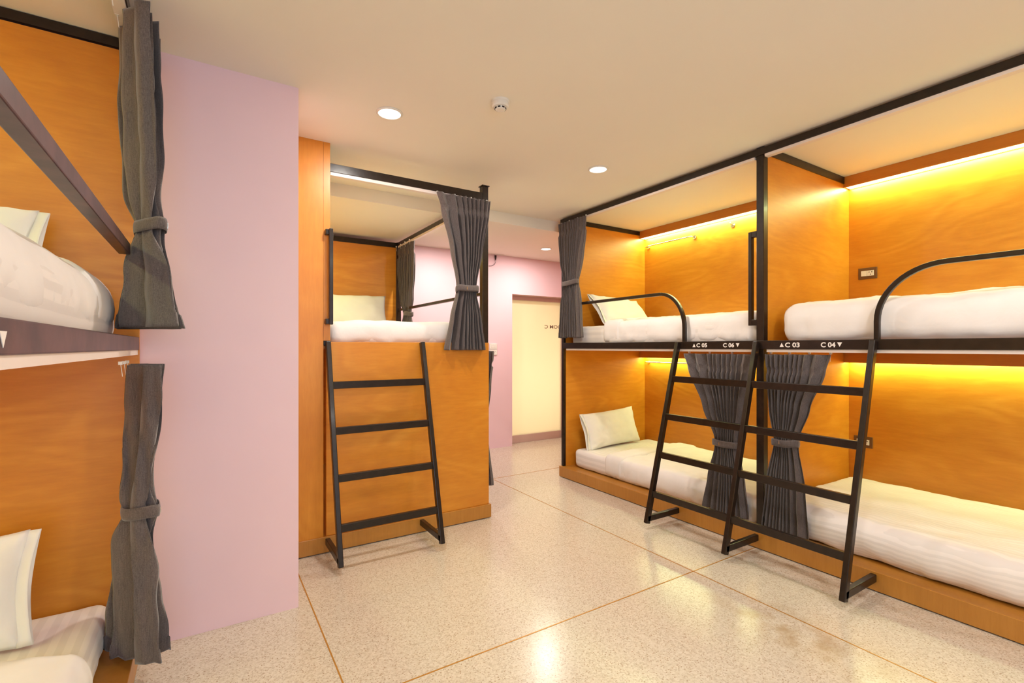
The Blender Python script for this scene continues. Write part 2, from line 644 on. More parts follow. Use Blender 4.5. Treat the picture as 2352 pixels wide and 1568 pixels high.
rb = thing('bunk_bed', (3.6, 1.8, 0), 'long two-bay orange plywood bunk with black steel frame lettered C 03 to C 06', 'bunk bed')
MB().box(PF, RX, YN, YE, 0.006, 0.11).build('plinth', M['plinth'], rb, bevel=0.003)
# posts
MB().box(3.10, 3.13, 3.905, 3.94, 0.11, 2.60).build('post', M['metal'], rb, bevel=0.003)
MB().box(3.10, 3.15, 1.80, 1.85, 0.11, 2.654).build('post', M['metal'], rb, bevel=0.003)
MB().box(3.10, 3.15, YN, YN + 0.05, 0.11, 2.64).build('post', M['metal'], rb, bevel=0.003)
# rails
MB().box(BF, 3.14, YN, YE, 2.597, 2.643).build('top_rail', M['metal'], rb, bevel=0.003)
MB().box(3.095, 3.135, 1.86, 3.90, 2.580, 2.597).build('curtain_track', M['track'], rb)
MB().box(3.095, 3.135, YN + 0.06, 1.79, 2.580, 2.597).build('curtain_track', M['track'], rb)
beam = MB().box(BF, 3.14, YN, 3.925, 1.316, 1.373).build('bed_beam', M['metal'], rb, bevel=0.003)
MB().box(3.10, 3.135, 1.87, 3.86, 1.298, 1.316).build('curtain_track', M['track'], rb)
MB().box(3.10, 3.135, YN + 0.06, 1.78, 1.298, 1.316).build('curtain_track', M['track'], rb)
# bed decks
MB().box(3.14, RX, 1.82, 3.90, 1.325, 1.345).build('bed_deck', M['wood'], rb)
MB().box(3.14, RX, YN, 1.80, 1.325, 1.345).build('bed_deck', M['wood'], rb)
# partitions (face the camera) and steel edge on top
MB().box(3.13, RX, 3.90, YE, 0.11, 2.612).build('side_panel', M['wood'], rb)
MB().box(3.15, RX, YM, YM + 0.035, 0.11, 2.60).build('side_panel', M['wood'], rb)
MB().box(3.13, RX, YN - 0.03, YN, 0.11, 2.61).build('side_panel', M['wood'], rb)
MB().box(3.14, 4.20, 3.893, 3.93, 2.607, 2.652).build('panel_edge', M['metal'], rb)
MB().box(3.14, 4.20, 1.793, 1.83, 2.600, 2.652).build('panel_edge', M['metal'], rb)
# back panels: upper and lower of each bay
MB().box(RX, RX + 0.018, 1.835, 3.90, 1.345, CEIL).build('back_panel', M['wood'], rb)
MB().box(RX, RX + 0.018, YN, 1.80, 1.345, CEIL).build('back_panel', M['wood'], rb)
MB().box(RX, RX + 0.018, 1.835, 3.90, 0.11, 1.325).build('back_panel', M['wood'], rb)
MB().box(RX, RX + 0.018, YN, 1.80, 0.11, 1.325).build('back_panel', M['wood'], rb)


def strip(x0, x1, y0, y1, z, parent, power):
    MB().box(x0, x1, y0, y1, z - 0.004, z).build('light_strip', M['strip'], parent)
    area('strip_lamp', ((x0 + x1) / 2, (y0 + y1) / 2, z - 0.006), (0, 0, 0), x1 - x0, y1 - y0, power, STRIP_COL, parent=parent)


for y0, y1 in ((1.836, 3.899), (YN, 1.799)):
    MB().box(4.20, 4.21, y0, y1, 2.571, CEIL - 0.001).box(4.21, RX, y0, y1, 2.578, 2.59).box(4.283, RX, y0, y1, 2.568, 2.578).build('valance', M['valance'], rb)
    strip(4.212, 4.281, y0 + 0.01, y1 - 0.01, 2.576, rb, STRIP_W)
    MB().box(4.20, 4.21, y0, y1, 1.211, 1.325).box(4.21, RX, y0, y1, 1.222, 1.235).build('valance', M['valance'], rb)
    strip(4.212, 4.281, y0 + 0.01, y1 - 0.01, 1.220, rb, STRIP_LOW_W)


def arc(c, r1, r2, a0, a1, n=14):
    return [(c[0] + r1 * math.cos(a0 + (a1 - a0) * k / n), c[1] + r2 * math.sin(a0 + (a1 - a0) * k / n)) for k in range(n + 1)]


# guard rails: flat tube, curved down into the beam
g = [(3.105, 3.90, 1.757)] + [(3.105, y, z) for y, z in arc((2.665, 1.48), -0.24, 0.277, PI / 2, 0)] + [(3.105, 2.425, 1.37)]
MB().sweep(g, 0.028, 0.026, (1, 0, 0)).build('guard_rail', M['metal'], rb, bevel=0.004)
g = [(3.105, 1.165, 1.37)] + [(3.105, y, z) for y, z in arc((0.865, 1.47), 0.30, 0.287, 0, PI / 2)] + [(3.105, YN + 0.04, 1.757)]
MB().sweep(g, 0.028, 0.026, (1, 0, 0)).build('guard_rail', M['metal'], rb, bevel=0.004)
# grab handle welded to the middle post
h = MB().bar((3.115, 1.895, 1.475), (3.115, 1.895, 2.105), 0.032, 0.024, (1, 0, 0))
h.bar((3.115, 1.885, 2.085), (3.115, 1.85, 2.085), 0.03, 0.04, (1, 0, 0)).bar((3.115, 1.885, 1.495), (3.115, 1.85, 1.495), 0.03, 0.04, (1, 0, 0))
h.build('handle', M['metal'], rb, bevel=0.003)


def tri(mb, y, z, up, s=0.026, x=BF - 0.0012):
    """small triangle on the X = const face, width along -Y"""
    if up:
        pts = [(x, y, z), (x, y - s, z), (x, y - s / 2, z + s)]
    else:
        pts = [(x, y, z + s), (x, y - s, z + s), (x, y - s / 2, z)]
    mb.poly(pts, (0.001, 0, 0))


# lettering on the beam, reads toward -Y
for ty, tz, up in ((2.341, 1.330, True), (1.990, 1.331, False), (1.689, 1.331, True), (1.357, 1.332, False)):
    mb = MB()
    tri(mb, ty, tz, up)
    mb.build('marker_triangle', M['vinyl'], beam)
for txt, y0, y1 in (('C 05', 2.307, 2.217), ('C 06', 2.088, 2.003), ('C 03', 1.655, 1.566), ('C 04', 1.445, 1.366)):
    text_mesh(txt, 0.030, M['vinyl'], 'lettering', beam, (BF - 0.0008, y0, 1.329), (0, -1, 0), (0, 0, 1), extent=y0 - y1, bold=0.03)


# ------------------------------------------------------------------ ladders
def ladder(label, ups, along, out, base, name='bunk_ladder'):
    """ups: positions of the uprights along `along`; out = unit vector out of the bunk; base = point on beam plane"""
    along, out, base = Vector(along), Vector(out), Vector(base)
    org = base + along * (sum(ups) / len(ups)) + out * 0.2
    t = thing(name, (org.x, org.y, 0), label, 'ladder', 'black steel bunk ladders')

    def P(u, o, z):
        return Vector((base.x, base.y, 0)) + along * u + out * o + Vector((0, 0, z))
    foot, top = 0.342, 0.006

    def off(z):
        return foot + (top - foot) * (z - 0.075) / (1.36 - 0.075)
    for u in ups:
        MB().bar(P(u, off(0.040), 0.040), P(u, off(1.365), 1.365), 0.030, 0.040, along).build('upright', M['metal'], t, bevel=0.004)
        MB().bar(P(u, foot + 0.012, 0.075), P(u, -0.012, 0.075), 0.030, 0.042, along).build('foot_bar', M['metal'], t, bevel=0.004)
    for z in (1.088, 0.808, 0.530, 0.250):
        for a, b in zip(ups[:-1], ups[1:]):
            s = 1 if b > a else -1
            MB().bar(P(a + s * 0.012, off(z), z), P(b - s * 0.012, off(z), z), 0.026, 0.046, out).build('rung', M['metal'], t, bevel=0.003)
    return t


ladder('wide black ladder with three uprights leaning on the right bunk', [2.465, 1.835, 1.172], (0, 1, 0), (-1, 0, 0), (3.083, 0, 0))
ladder('narrow black ladder with two uprights on the orange end panel', [0.668, 1.312], (1, 0, 0), (0, -1, 0), (0, 3.278, 0))

# ------------------------------------------------------------------ middle bunk
mbk = thing('bunk_bed', (1.25, 4.3, 0), 'middle bunk with orange plywood end panel beside the pink column', 'bunk bed')
FY = 3.29
MB().box(0.402, 1.886, 3.276, 5.36, 0.006, 0.107).build('plinth', M['plinth'], mbk, bevel=0.003)
MB().box(0.66, 1.872, FY, FY + 0.02, 0.107, 1.364).build('end_panel', M['wood'], mbk, bevel=0.003)
MB().box(0.402, 0.642, FY - 0.004, FY + 0.03, 0.107, CEIL).box(0.6435, 0.684, FY - 0.004, FY + 0.03, 1.372, CEIL).build('tall_panel', M['wood_v'], mbk)
MB().box(0.644, 0.684, 3.292, 3.34, 1.34, 1.60).build('post', M['metal'], mbk, bevel=0.003)
p = MB().box(1.822, 1.872, 3.30, 3.35, 1.364, 2.585)
p.build('post', M['metal'], mbk, bevel=0.002)
MB().box(1.815, 1.879, 3.293, 3.357, 2.585, 2.592).build('post_cap', M['metal'], mbk)
MB().box(1.822, 1.872, 5.30, 5.35, 0.107, 2.51).build('post', M['metal'], mbk, bevel=0.002)
MB().box(0.684, 1.822, 3.30, 3.345, 2.476, 2.531).build('top_rail', M['metal'], mbk, bevel=0.002)
MB().box(0.69, 1.82, 3.305, 3.34, 2.455, 2.476).build('curtain_track', M['track'], mbk)
MB().box(1.832, 1.868, 3.35, 5.35, 2.470, 2.510).build('top_rail', M['metal'], mbk, bevel=0.002)
MB().box(1.836, 1.866, 3.36, 5.30, 2.450, 2.470).build('curtain_track', M['track'], mbk)
MB().box(0.64, 1.835, 5.335, 5.36, 0.107, 2.49).build('headboard', M['wood'], mbk)
MB().box(0.64, 1.86, 5.325, 5.365, 2.455, 2.510).build('panel_edge', M['metal'], mbk)
MB().box(0.62, 0.64, FY + 0.03, 5.36, 0.107, LOWC).build('side_panel', M['wood'], mbk)
MB().box(0.64, 1.872, 3.31, 5.335, 1.320, 1.345).build('bed_deck', M['wood'], mbk)
MB().box(1.842, 1.88, 3.33, 5.33, 1.316, 1.364).build('bed_beam', M['metal'], mbk, bevel=0.002)
MB().box(1.838, 1.864, 3.35, 5.40, 1.738, 1.764).build('guard_rail', M['metal'], mbk, bevel=0.003)
MB().box(0.64, 0.70, 3.36, 5.33, 2.44, 2.452).build('valance', M['valance'], mbk)
strip(0.648, 0.69, 3.40, 5.30, 2.438, mbk, 13.0)
h = MB().bar((0.680, 3.245, 1.475), (0.680, 3.245, 2.090), 0.024, 0.030, (1, 0, 0))
h.bar((0.664, 3.245, 2.070), (0.664, 3.29, 2.070), 0.03, 0.035, (1, 0, 0)).bar((0.664, 3.245, 1.495), (0.664, 3.29, 1.495), 0.03, 0.035, (1, 0, 0))
h.build('handle', M['metal'], mbk, bevel=0.003)

# ------------------------------------------------------------------ left (near) bunk
LF = -0.244
lb = thing('bunk_bed', (-0.8, 1.6, 0), 'near left bunk of orange plywood against the pink wall, cut off by the frame', 'bunk bed')
MB().box(LX, -0.238, 0.45, 2.668, 0.006, 0.115).build('plinth', M['plinth'], lb, bevel=0.003)
MB().box(LX, -0.244, 2.655, 2.673, 0.115, CEIL - 0.05).build('side_panel', M['wood'], lb)
MB().box(LX, -0.26, 2.648, 2.673, 2.612, 2.652).build('panel_edge', M['metal'], lb)
MB().box(LX, LX + 0.018, 0.45, 2.655, 0.115, CEIL).build('back_panel', M['wood'], lb)
MB().box(LX, -0.28, 0.45, 2.655, 1.325, 1.345).build('bed_deck', M['wood'], lb)
lbeam = MB().box(LF - 0.05, LF, 0.45, 2.654, 1.318, 1.373).build('bed_beam', M['metal_reflection'], lb, bevel=0.003)
MB().box(LF - 0.045, LF - 0.005, 0.5, 2.66, 1.297, 1.318).build('curtain_track', M['track'], lb)
MB().box(LF - 0.05, LF, 0.45, 2.647, 2.597, 2.643).build('top_rail', M['metal'], lb, bevel=0.003)
MB().box(LF - 0.045, LF - 0.005, 0.5, 2.66, 2.578, 2.597).build('curtain_track', M['track'], lb)
MB().box(LF - 0.05, LF - 0.01, 0.45, 0.49, 0.115, 2.60).build('post', M['metal'], lb, bevel=0.003)
MB().box(LF - 0.036, LF, 0.49, 2.36, 1.685, 1.728).build('guard_rail', M['metal_reflection'], lb, bevel=0.003)
MB().box(LX + 0.018, LX + 0.10, 0.50, 2.65, 2.572, 2.582).box(LX + 0.09, LX + 0.10, 0.50, 2.65, 2.565, CEIL - 0.002).build('valance', M['valance'], lb)
strip(LX + 0.022, LX + 0.085, 0.52, 2.62, 2.571, lb, STRIP_W * 0.7)
MB().box(LX + 0.018, LX + 0.10, 0.50, 2.65, 1.222, 1.232).box(LX + 0.09, LX + 0.10, 0.50, 2.65, 1.211, 1.325).build('valance', M['valance'], lb)
strip(LX + 0.022, LX + 0.085, 0.52, 2.62, 1.221, lb, STRIP_LOW_W * 0.8)
mb = MB()
x = LF + 0.0002
mb.poly([(x, 0.984, 1.353), (x, 0.954, 1.353), (x, 0.969, 1.329)], (0.001, 0, 0))
mb.build('marker_triangle', M['vinyl'], lbeam)


# ------------------------------------------------------------------ soft bodies
def soft_box(name, m, x0, x1, y0, y1, z0, z1, r, disp=None, step=0.035, parent=None):
    """rounded box with a fine grid; disp(p, n) -> Vector offset"""
    lo, hi = Vector((x0, y0, z0)), Vector((x1, y1, z1))
    n = [max(4, int((hi[i] - lo[i]) / step)) for i in range(3)]
    n[2] = max(n[2], 8)
    bm = bmesh.new()
    cache = {}

    def vert(i, j, k):
        key = (i, j, k)
        if key in cache:
            return cache[key]
        def co(t, nn, a, b):
            # denser near the ends so that round edges stay smooth
            s = t / nn
            s = s - 0.10 * math.sin(2 * PI * s)
            return a + (b - a) * s
        p = Vector((co(i, n[0], x0, x1), co(j, n[1], y0, y1), co(k, n[2], z0, z1)))
        r3 = r if isinstance(r, tuple) else (r, r, r)
        rr = [min(r3[a], (hi[a] - lo[a]) * 0.499) for a in range(3)]
        q = Vector([min(max(p[a], lo[a] + rr[a]), hi[a] - rr[a]) for a in range(3)])
        d = p - q
        if d.length > 1e-6:
            dd = Vector([d[a] / rr[a] for a in range(3)])
            dn = dd.normalized()
            mxv = max(abs(c) for c in dd)
            p = q + Vector([dn[a] * rr[a] * min(1, mxv) for a in range(3)])
            nn = dn
        else:
            nn = Vector((0, 0, 1))
        if disp:
            p = p + disp(p, nn)
        v = bm.verts.new(p)
        cache[key] = v
        return v
    for a, b, c in ((0, 1, 2), (1, 2, 0), (2, 0, 1)):
        for side in (0, n[c]):
            for i in range(n[a]):
                for j in range(n[b]):
                    idx = []
                    for di, dj in ((0, 0), (1, 0), (1, 1), (0, 1)):
                        t = [0, 0, 0]
                        t[a], t[b], t[c] = i + di, j + dj, side
                        idx.append(vert(*t))
                    if side == 0:
                        idx.reverse()
                    bm.faces.new(idx)
    me = bpy.data.meshes.new(name)
    bm.to_mesh(me)
    bm.free()
    return link(name, me, m, parent, smooth=True)


def fbm(p, s, seed=0.0, octs=3):
    return noise.fractal(Vector((p.x * s + seed, p.y * s - seed, p.z * s + seed * 0.7)), 1.0, 2.0, octs)


def mattress_disp(seed, amp=0.006):
    def f(p, n):
        return n * fbm(p, 6, seed) * amp
    return f


def duvet_disp(seed, front, z0, z1, dome=0.03, x0=0, x1=1, y0=0, y1=1, amp=0.012, tuck='y', gather=0.012):
    """front: +1 / -1 = side of X where the duvet hangs down to be seen"""
    def f(p, n):
        u = (p.x - x0) / (x1 - x0)
        v = (p.y - y0) / (y1 - y0)
        t = max(0.0, min(1.0, (p.z - z0) / (z1 - z0)))
        o = n * fbm(p, 4.0, seed) * amp
        o += Vector((0, 0, 1)) * dome * t * (math.sin(PI * min(max(u, 0), 1)) ** 0.6 if 0 < u < 1 else 0)
        o += n * fbm(Vector((p.x * 2.0, p.y, p.z)), 11, seed + 3) * amp * 0.35
        # little gathers where the cloth is tucked in under its own weight
        lowness = max(0.0, 1 - t * 1.7)
        if abs(n.z) < 0.85:
            sl = noise.noise(Vector((p.y * 1.3, p.x * 1.3, seed + 2))) * 3.0
            q = noise.noise(Vector((p.y * 9 + p.z * sl * 5, p.x * 3, seed)))
            q2 = noise.noise(Vector((p.y * 21 + p.z * sl * 9, p.x * 5, seed + 20)))
            w = 0.55 - max(0.0, 1 - abs(q) * 4) ** 2 * 1.3 - max(0.0, 1 - abs(q2) * 4) ** 2 * 0.5
            o += Vector((n.x, n.y, 0)) * w * gather * (0.15 + lowness)
            o.z += 0.012 * lowness * noise.noise(Vector((p.y * 9, p.x * 9, seed + 7)))
        return o
    return f


def mattress(label, x0, x1, y0, y1, z0, z1, m, seed, r=0.045):
    o = soft_box('mattress', m, x0, x1, y0, y1, z0, z1, r, mattress_disp(seed))
    return tag(o, label, 'mattress')


def duvet(label, x0, x1, y0, y1, z0, z1, seed, front, dome=0.03, r=0.06, cuff=None, amp=0.012, gather=0.012, m=None):
    o = soft_box('duvet', m or M['linen'], x0, x1, y0, y1, z0, z1, r,
                 duvet_disp(seed, front, z0, z1, dome, x0, x1, y0, y1, amp, gather=gather), step=0.022)
    tag(o, label, 'duvet')
    if cuff:
        ca, cb = cuff
        soft_box('folded_cuff', M['linen'], x0 - 0.009, x1 + 0.004, ca, cb, z0 + 0.010, z1 + 0.013, (r, 0.016, r),
                 duvet_disp(seed + 5, front, z0, z1 + 0.01, dome, x0, x1, ca, cb, amp * 0.5, gather=gather * 0.6), step=0.022, parent=o)
    return o


# right, upper far (C 05)
mattress('white striped mattress on the upper far right bunk, C 05', 3.150, 4.26, 1.88, 3.84, 1.346, 1.535, M['sheet_x'], 1.0)
duvet('white duvet on the upper far right bunk behind the curved rail', 3.143, 4.275, 1.868, 3.33, 1.348, 1.560, 2.0, -1, dome=0.045, cuff=(3.16, 3.365))
# right, upper near (C 03)
duvet('thick white duvet on the upper near right bunk above C 03', 3.146, 4.275, -0.24, 1.725, 1.350, 1.590, 4.0, -1, dome=0.045, r=0.085, amp=0.013)
# right, lower far (C 06)
mattress('white striped mattress on the lower far right bunk, under the standing pillow', 3.180, 4.27, 1.90, 3.835, 0.112, 0.29, M['sheet_x'], 5.0)
duvet('white duvet on the lower far right bunk behind the ladder', 3.172, 4.275, 1.885, 3.34, 0.114, 0.306, 6.0, -1, dome=0.02, cuff=(3.17, 3.375))
# right, lower near (C 04)
duvet('white finely striped duvet on the lower near right bunk, C 04', 3.168, 4.275, -0.24, 1.775, 0.114, 0.325, 8.0, -1, dome=0.03, r=0.08, amp=0.012, m=M['sheet_f'])
# middle upper
mattress('white mattress of the middle upper bunk, under pillow and duvet', 0.70, 1.80, 3.36, 5.30, 1.346, 1.48, M['sheet_x'], 9.0)
duvet('white duvet on the middle upper bunk above the orange end panel', 0.69, 1.805, 3.348, 4.75, 1.348, 1.500, 10.0, 1, dome=0.02, r=0.06, amp=0.010)
# left upper
mattress('white mattress end on the near left upper bunk behind the dark tied curtain', -1.40, -0.315, 0.55, 2.60, 1.346, 1.55, M['sheet_x'], 11.0, 0.06)
duvet('thick cream duvet on the near left upper bunk', -1.40, -0.312, 0.50, 2.50, 1.350, 1.585, 12.0, 1, dome=0.075, r=0.11, amp=0.006, cuff=(2.18, 2.515))
# left lower
mattress('wide striped white mattress on the near left lower bunk', -1.40, -0.335, 0.55, 2.640, 0.116, 0.262, M['sheet_x'], 13.0, 0.05)
duvet('white duvet on the near left lower bunk in the bottom corner', -1.40, -0.325, 0.50, 2.22, 0.118, 0.29, 14.0, 1, dome=0.05, r=0.07)


def pillow(label, c, ux, uy, wd, ht, th, seed, m=None):
    """c centre, ux / uy unit vectors of width and height"""
    c, ux, uy = Vector(c), Vector(ux).normalized(), Vector(uy).normalized()
    uy = (uy - ux * uy.dot(ux)).normalized()
    un = ux.cross(uy).normalized()
    bm = bmesh.new()
    nx, ny = 40, 28
    front, back = {}, {}
    for i in range(nx + 1):
        for j in range(ny + 1):
            s, t = 2 * i / nx - 1, 2 * j / ny - 1
            px = wd / 2 * s * (1 - 0.07 * (1 - t * t) * abs(s) ** 3)
            py = ht / 2 * t * (1 - 0.08 * (1 - s * s) * abs(t) ** 3)
            hh = th / 2 * (max(0, 1 - abs(s) ** 2.6) ** 0.55) * (max(0, 1 - abs(t) ** 2.6) ** 0.55)
            wv = noise.fractal(Vector((s * 1.8 + seed, t * 1.6, seed)), 1, 2, 4) * 0.10 * th
            # creases radiating from the corners
            ed = (abs(s) * abs(t)) ** 2
            wv += math.sin((abs(s) - abs(t)) * 16 + seed) * 0.05 * th * ed
            droop = 0.012 * noise.noise(Vector((s * 1.3, t * 1.3, seed + 9)))
            base = c + ux * px + uy * (py + droop)
            edge = abs(s) > 0.999 or abs(t) > 0.999
            front[i, j] = bm.verts.new(base + un * (hh + wv * (0 if edge else 1) + (0.002 if edge else 0.003)))
            back[i, j] = front[i, j] if edge else bm.verts.new(base - un * (hh - wv * 0.5 + 0.003))
    for i in range(nx):
        for j in range(ny):
            bm.faces.new((front[i, j], front[i + 1, j], front[i + 1, j + 1], front[i, j + 1]))
            try:
                bm.faces.new((back[i, j + 1], back[i + 1, j + 1], back[i + 1, j], back[i, j]))
            except ValueError:
                pass
    me = bpy.data.meshes.new('pillow')
    bm.to_mesh(me)
    bm.free()
    o = link('pillow', me, m or M['pillow'], smooth=True)
    return tag(o, label, 'pillow')


def pillow_hem(o, c, ux, uy, wd, ht, side):
    """open end of the pillowcase: a loose double flap past one short edge"""
    c, ux, uy = Vector(c), Vector(ux).normalized(), Vector(uy).normalized()
    uy = (uy - ux * uy.dot(ux)).normalized()
    un = ux.cross(uy).normalized()
    bm = bmesh.new()
    n = 16
    for lay in (1, -1):
        rows = []
        for a in range(5):
            e = a / 4
            row = []
            for k in range(n + 1):
                t = 2 * k / n - 1
                p = c + ux * side * (wd / 2 * (1 - 0.07 * (1 - t * t)) - 0.012 + 0.042 * e) + uy * ht / 2 * t * 0.985
                p += un * lay * (0.004 + 0.020 * e * (1 - t * t) ** 0.7 + 0.004 * math.sin(5 * t + lay))
                row.append(bm.verts.new(p))
            rows.append(row)
        for r0, r1 in zip(rows[:-1], rows[1:]):
            for k in range(n):
                bm.faces.new((r0[k], r0[k + 1], r1[k + 1], r1[k]))
    me = bpy.data.meshes.new('pillowcase_flap')
    bm.to_mesh(me)
    bm.free()
    h = link('pillowcase_flap', me, M['pillow'], o, smooth=True)
    md = h.modifiers.new('solid', 'SOLIDIFY')
    md.thickness = 0.0015
    return h


# lower far right: standing against the partition
args = ((3.640, 3.765, 0.478), (1, 0.05, 0.035), (0, 0.30, 1), 0.76, 0.38)
p = pillow('white pillow standing against the partition on the lower far right bunk', *args, 0.13, 1.3)
pillow_hem(p, *args, -1)
# upper far right: leaning
args = ((3.735, 3.70, 1.700), (1, 0.03, -0.045), (-0.12, 0.62, 0.75), 0.72, 0.43)
p = pillow('white pillow slumped on the upper far right bunk behind the guard rail', *args, 0.14, 2.1)
pillow_hem(p, *args, -1)
# middle upper
p = pillow('white pillow against the headboard of the middle upper bunk', (1.275, 5.14, 1.685), (1, 0, -0.012), (0, 0.40, 1), 0.78, 0.44, 0.15, 3.7)
# left upper
args = ((-0.86, 2.50, 1.680), (1, 0.02, 0.0), (0, 0.30, 1), 0.64, 0.36)
p = pillow('white pillow on the near left upper bunk, half hidden by the duvet', *args, 0.14, 4.4)
pillow_hem(p, *args, 1)
# left lower
args = ((-0.85, 2.42, 0.455), (1, 0.04, 0.01), (0.02, 0.40, 1), 0.60, 0.40)
p = pillow('white pillow leaning on the wooden panel of the near left lower bunk', *args, 0.13, 5.2)
pillow_hem(p, *args, 1)


# ------------------------------------------------------------------ curtains
def curtain(label, along, across, org, keys, tie, nf, seed, skew=0.0, heading=True, hem=0.055, tieh=0.045,
            hooks=4, loop=0.25, widths=None, ridge=0.0, group='grey bunk curtains'):
    """keys: (z, a_centre, a_half, c_centre, c_half) from top to bottom, in metres along / across from org"""
    along, across = Vector((*along, 0)), Vector((*across, 0))
    org = Vector((*org, 0))
    rnd = random.Random(seed)
    top, bot = keys[0][0], keys[-1][0]
    zs = [k[0] for k in keys]

    def at(z):
        for a, b in zip(keys[:-1], keys[1:]):
            if z <= a[0] + 1e-9 and z >= b[0] - 1e-9:
                t = (a[0] - z) / (a[0] - b[0])
                t = t * t * (3 - 2 * t) * 0.6 + t * 0.4
                return [a[i] + (b[i] - a[i]) * t for i in range(1, 5)]
        return keys[-1][1:]
    # fold table
    ws = widths or [rnd.uniform(0.7, 1.35) for _ in range(nf)]
    tot = sum(ws)
    amps = [rnd.uniform(0.72, 1.0) for _ in range(nf)]
    per = 16
    S = []
    acc = 0
    for k in range(nf):
        for q in range(per):
            S.append(((acc + ws[k] * q / per) / tot, k, q / per))
        acc += ws[k]
    S.append((1.0, nf - 1, 1.0))
    rows = []
    tie_pts = []
    nz = 90
    bm = bmesh.new()
    zt = [top + (bot - top) * (i / nz) for i in range(nz + 1)]
    zt += [top - 0.075, top - 0.085, bot + hem, bot + hem - 0.003]
    zt = sorted(set(round(z, 5) for z in zt), reverse=True)
    for z in zt:
        ac, ah, cc, ch = at(z)
        dt = abs(z - tie)
        sq = math.exp(-(dt / 0.07) ** 2)
        row = []
        tp = []
        tie_pts.append((z, tp))
        for (s, k, q) in S:
            u = 2 * s - 1
            ph = 2 * PI * q
            # sideways wander of each fold down the drop
            wand = noise.noise(Vector((k * 1.7 + seed, z * 2.2, seed))) * 0.10 * (1 - sq) * min(1, (top - z) / 0.15)
            x = u + wand * 2.0 / nf * 1.5
            wave = math.sin(ph)
            x += loop * (2.0 / nf) * math.sin(2 * ph) * (0.6 + 0.4 * noise.noise(Vector((k, z * 3, 1))))
            env = (1 - 0.55 * u * u) * sq + (1 - sq)
            env2 = 1.0
            if heading:
                h = (top - z)
                if h < 0.08:
                    env2 = 0.75
                    wave = math.copysign(abs(wave) ** 0.6, wave)
                elif h < 0.13:
                    env2 = 0.75 - 0.35 * math.sin(PI * (h - 0.08) / 0.05)
            am = amps[k] * (1 + 0.35 * noise.noise(Vector((k * 2.3, z * 2.6, seed + 4))) * (1 - sq))
            if z < bot + hem:
                env2 *= 1.04
            cval = cc + ch * wave * am * env * env2 + ch * 0.12 * noise.noise(Vector((s * 9, z * 8, seed + 2))) * (1 - sq)
            # bundled at the tie: sheet bows forward to a rounded front
            cval += sq * ch * 0.5 * (1 - u * u)
            aval = ac + ah * x - skew * (cval - cc)
            if ridge:
                aval += ridge * (1 - 0.4 * sq) * min(1, (top - z) / 0.12) * math.sin(
                    cval / 0.0085 + 4.5 * noise.noise(Vector((k * 0.6, z * 1.7, seed + 6))) + 5 * (z - tie))
            tp.append((aval, cval))
            zz = z
            if z < bot + hem + 0.12:
                zz = z + 0.010 * noise.noise(Vector((s * 4, seed, 3)))
            if z > top - 0.02:
                zz = z - 0.006 * abs(noise.noise(Vector((s * 6, seed, 5))))
            row.append(bm.verts.new(org + along * aval + across * cval + Vector((0, 0, zz))))
        rows.append(row)
    for r0, r1 in zip(rows[:-1], rows[1:]):
        for i in range(len(r0) - 1):
            bm.faces.new((r0[i], r0[i + 1], r1[i + 1], r1[i]))
    me = bpy.data.meshes.new('curtain_fabric')
    bm.to_mesh(me)
    bm.free()
    c0 = at(top)
    o = org + along * c0[0] + across * c0[2]
    t = thing('curtain', (o.x, o.y, bot), label, 'curtain', group)
    f = link('curtain_fabric', me, M['curtain'], t, smooth=True)
    md = f.modifiers.new('solid', 'SOLIDIFY')
    md.thickness = 0.0018
    # tieback band, sized to the bundle it holds
    ac, ah, cc, ch = at(tie)
    lim = [1e9, -1e9, 1e9, -1e9]
    for z_, row_ in tie_pts:
        if abs(z_ - tie) < tieh * 0.45:
            for (a_, c_) in row_:
                a2 = a_ + skew * (c_ - cc)
                lim = [min(lim[0], a2), max(lim[1], a2), min(lim[2], c_), max(lim[3], c_)]
    rc, rh = (lim[0] + lim[1]) / 2, (lim[1] - lim[0]) / 2 + 0.004
    qc, qh = (lim[2] + lim[3]) / 2, (lim[3] - lim[2]) / 2 + 0.003
    bm = bmesh.new()
    n = 48
    rings = []
    for lev in range(5):
        e = lev / 4
        ring = []
        for k in range(n):
            a = 2 * PI * k / n
            bulge = 0.003 * math.sin(PI * e)
            ca, sa = math.cos(a), math.sin(a)
            aa = rc + (rh + bulge) * math.copysign(abs(ca) ** 0.8, ca)
            c_ = qc + (qh + bulge) * math.copysign(abs(sa) ** 0.8, sa) + 0.0015 * math.sin(a * 5 + seed)
            zz = tie + tieh * (0.5 - e) + 0.006 * math.cos(a + seed) + 0.003 * math.sin(a * 3)
            aa -= skew * (c_ - cc)
            ring.append(bm.verts.new(org + along * aa + across * c_ + Vector((0, 0, zz))))
        rings.append(ring)
    for r0, r1 in zip(rings[:-1], rings[1:]):
        for k in range(n):
            bm.faces.new((r0[k], r0[(k + 1) % n], r1[(k + 1) % n], r1[k]))
    me = bpy.data.meshes.new('tieback')
    bm.to_mesh(me)
    bm.free()
    tb = link('tieback', me, M['curtain'], t, smooth=True)
    md = tb.modifiers.new('solid', 'SOLIDIFY')
    md.thickness = 0.003
    md.offset = 1
    # stitched end of the band with a small metal catch on the room side
    fa = rc - rh * 0.25
    fc = qc + qh + 0.006
    fp = org + along * (fa - skew * (fc - cc)) + across * fc + Vector((0, 0, tie + 0.002))
    MB().bar(fp + Vector((0, 0, 0.011)), fp - Vector((0, 0, 0.011)), 0.004, 0.003, along).build('catch', M['steel'], tb if False else t)
    # hooks and gliders up to the track
    ac, ah, cc, ch = at(top)
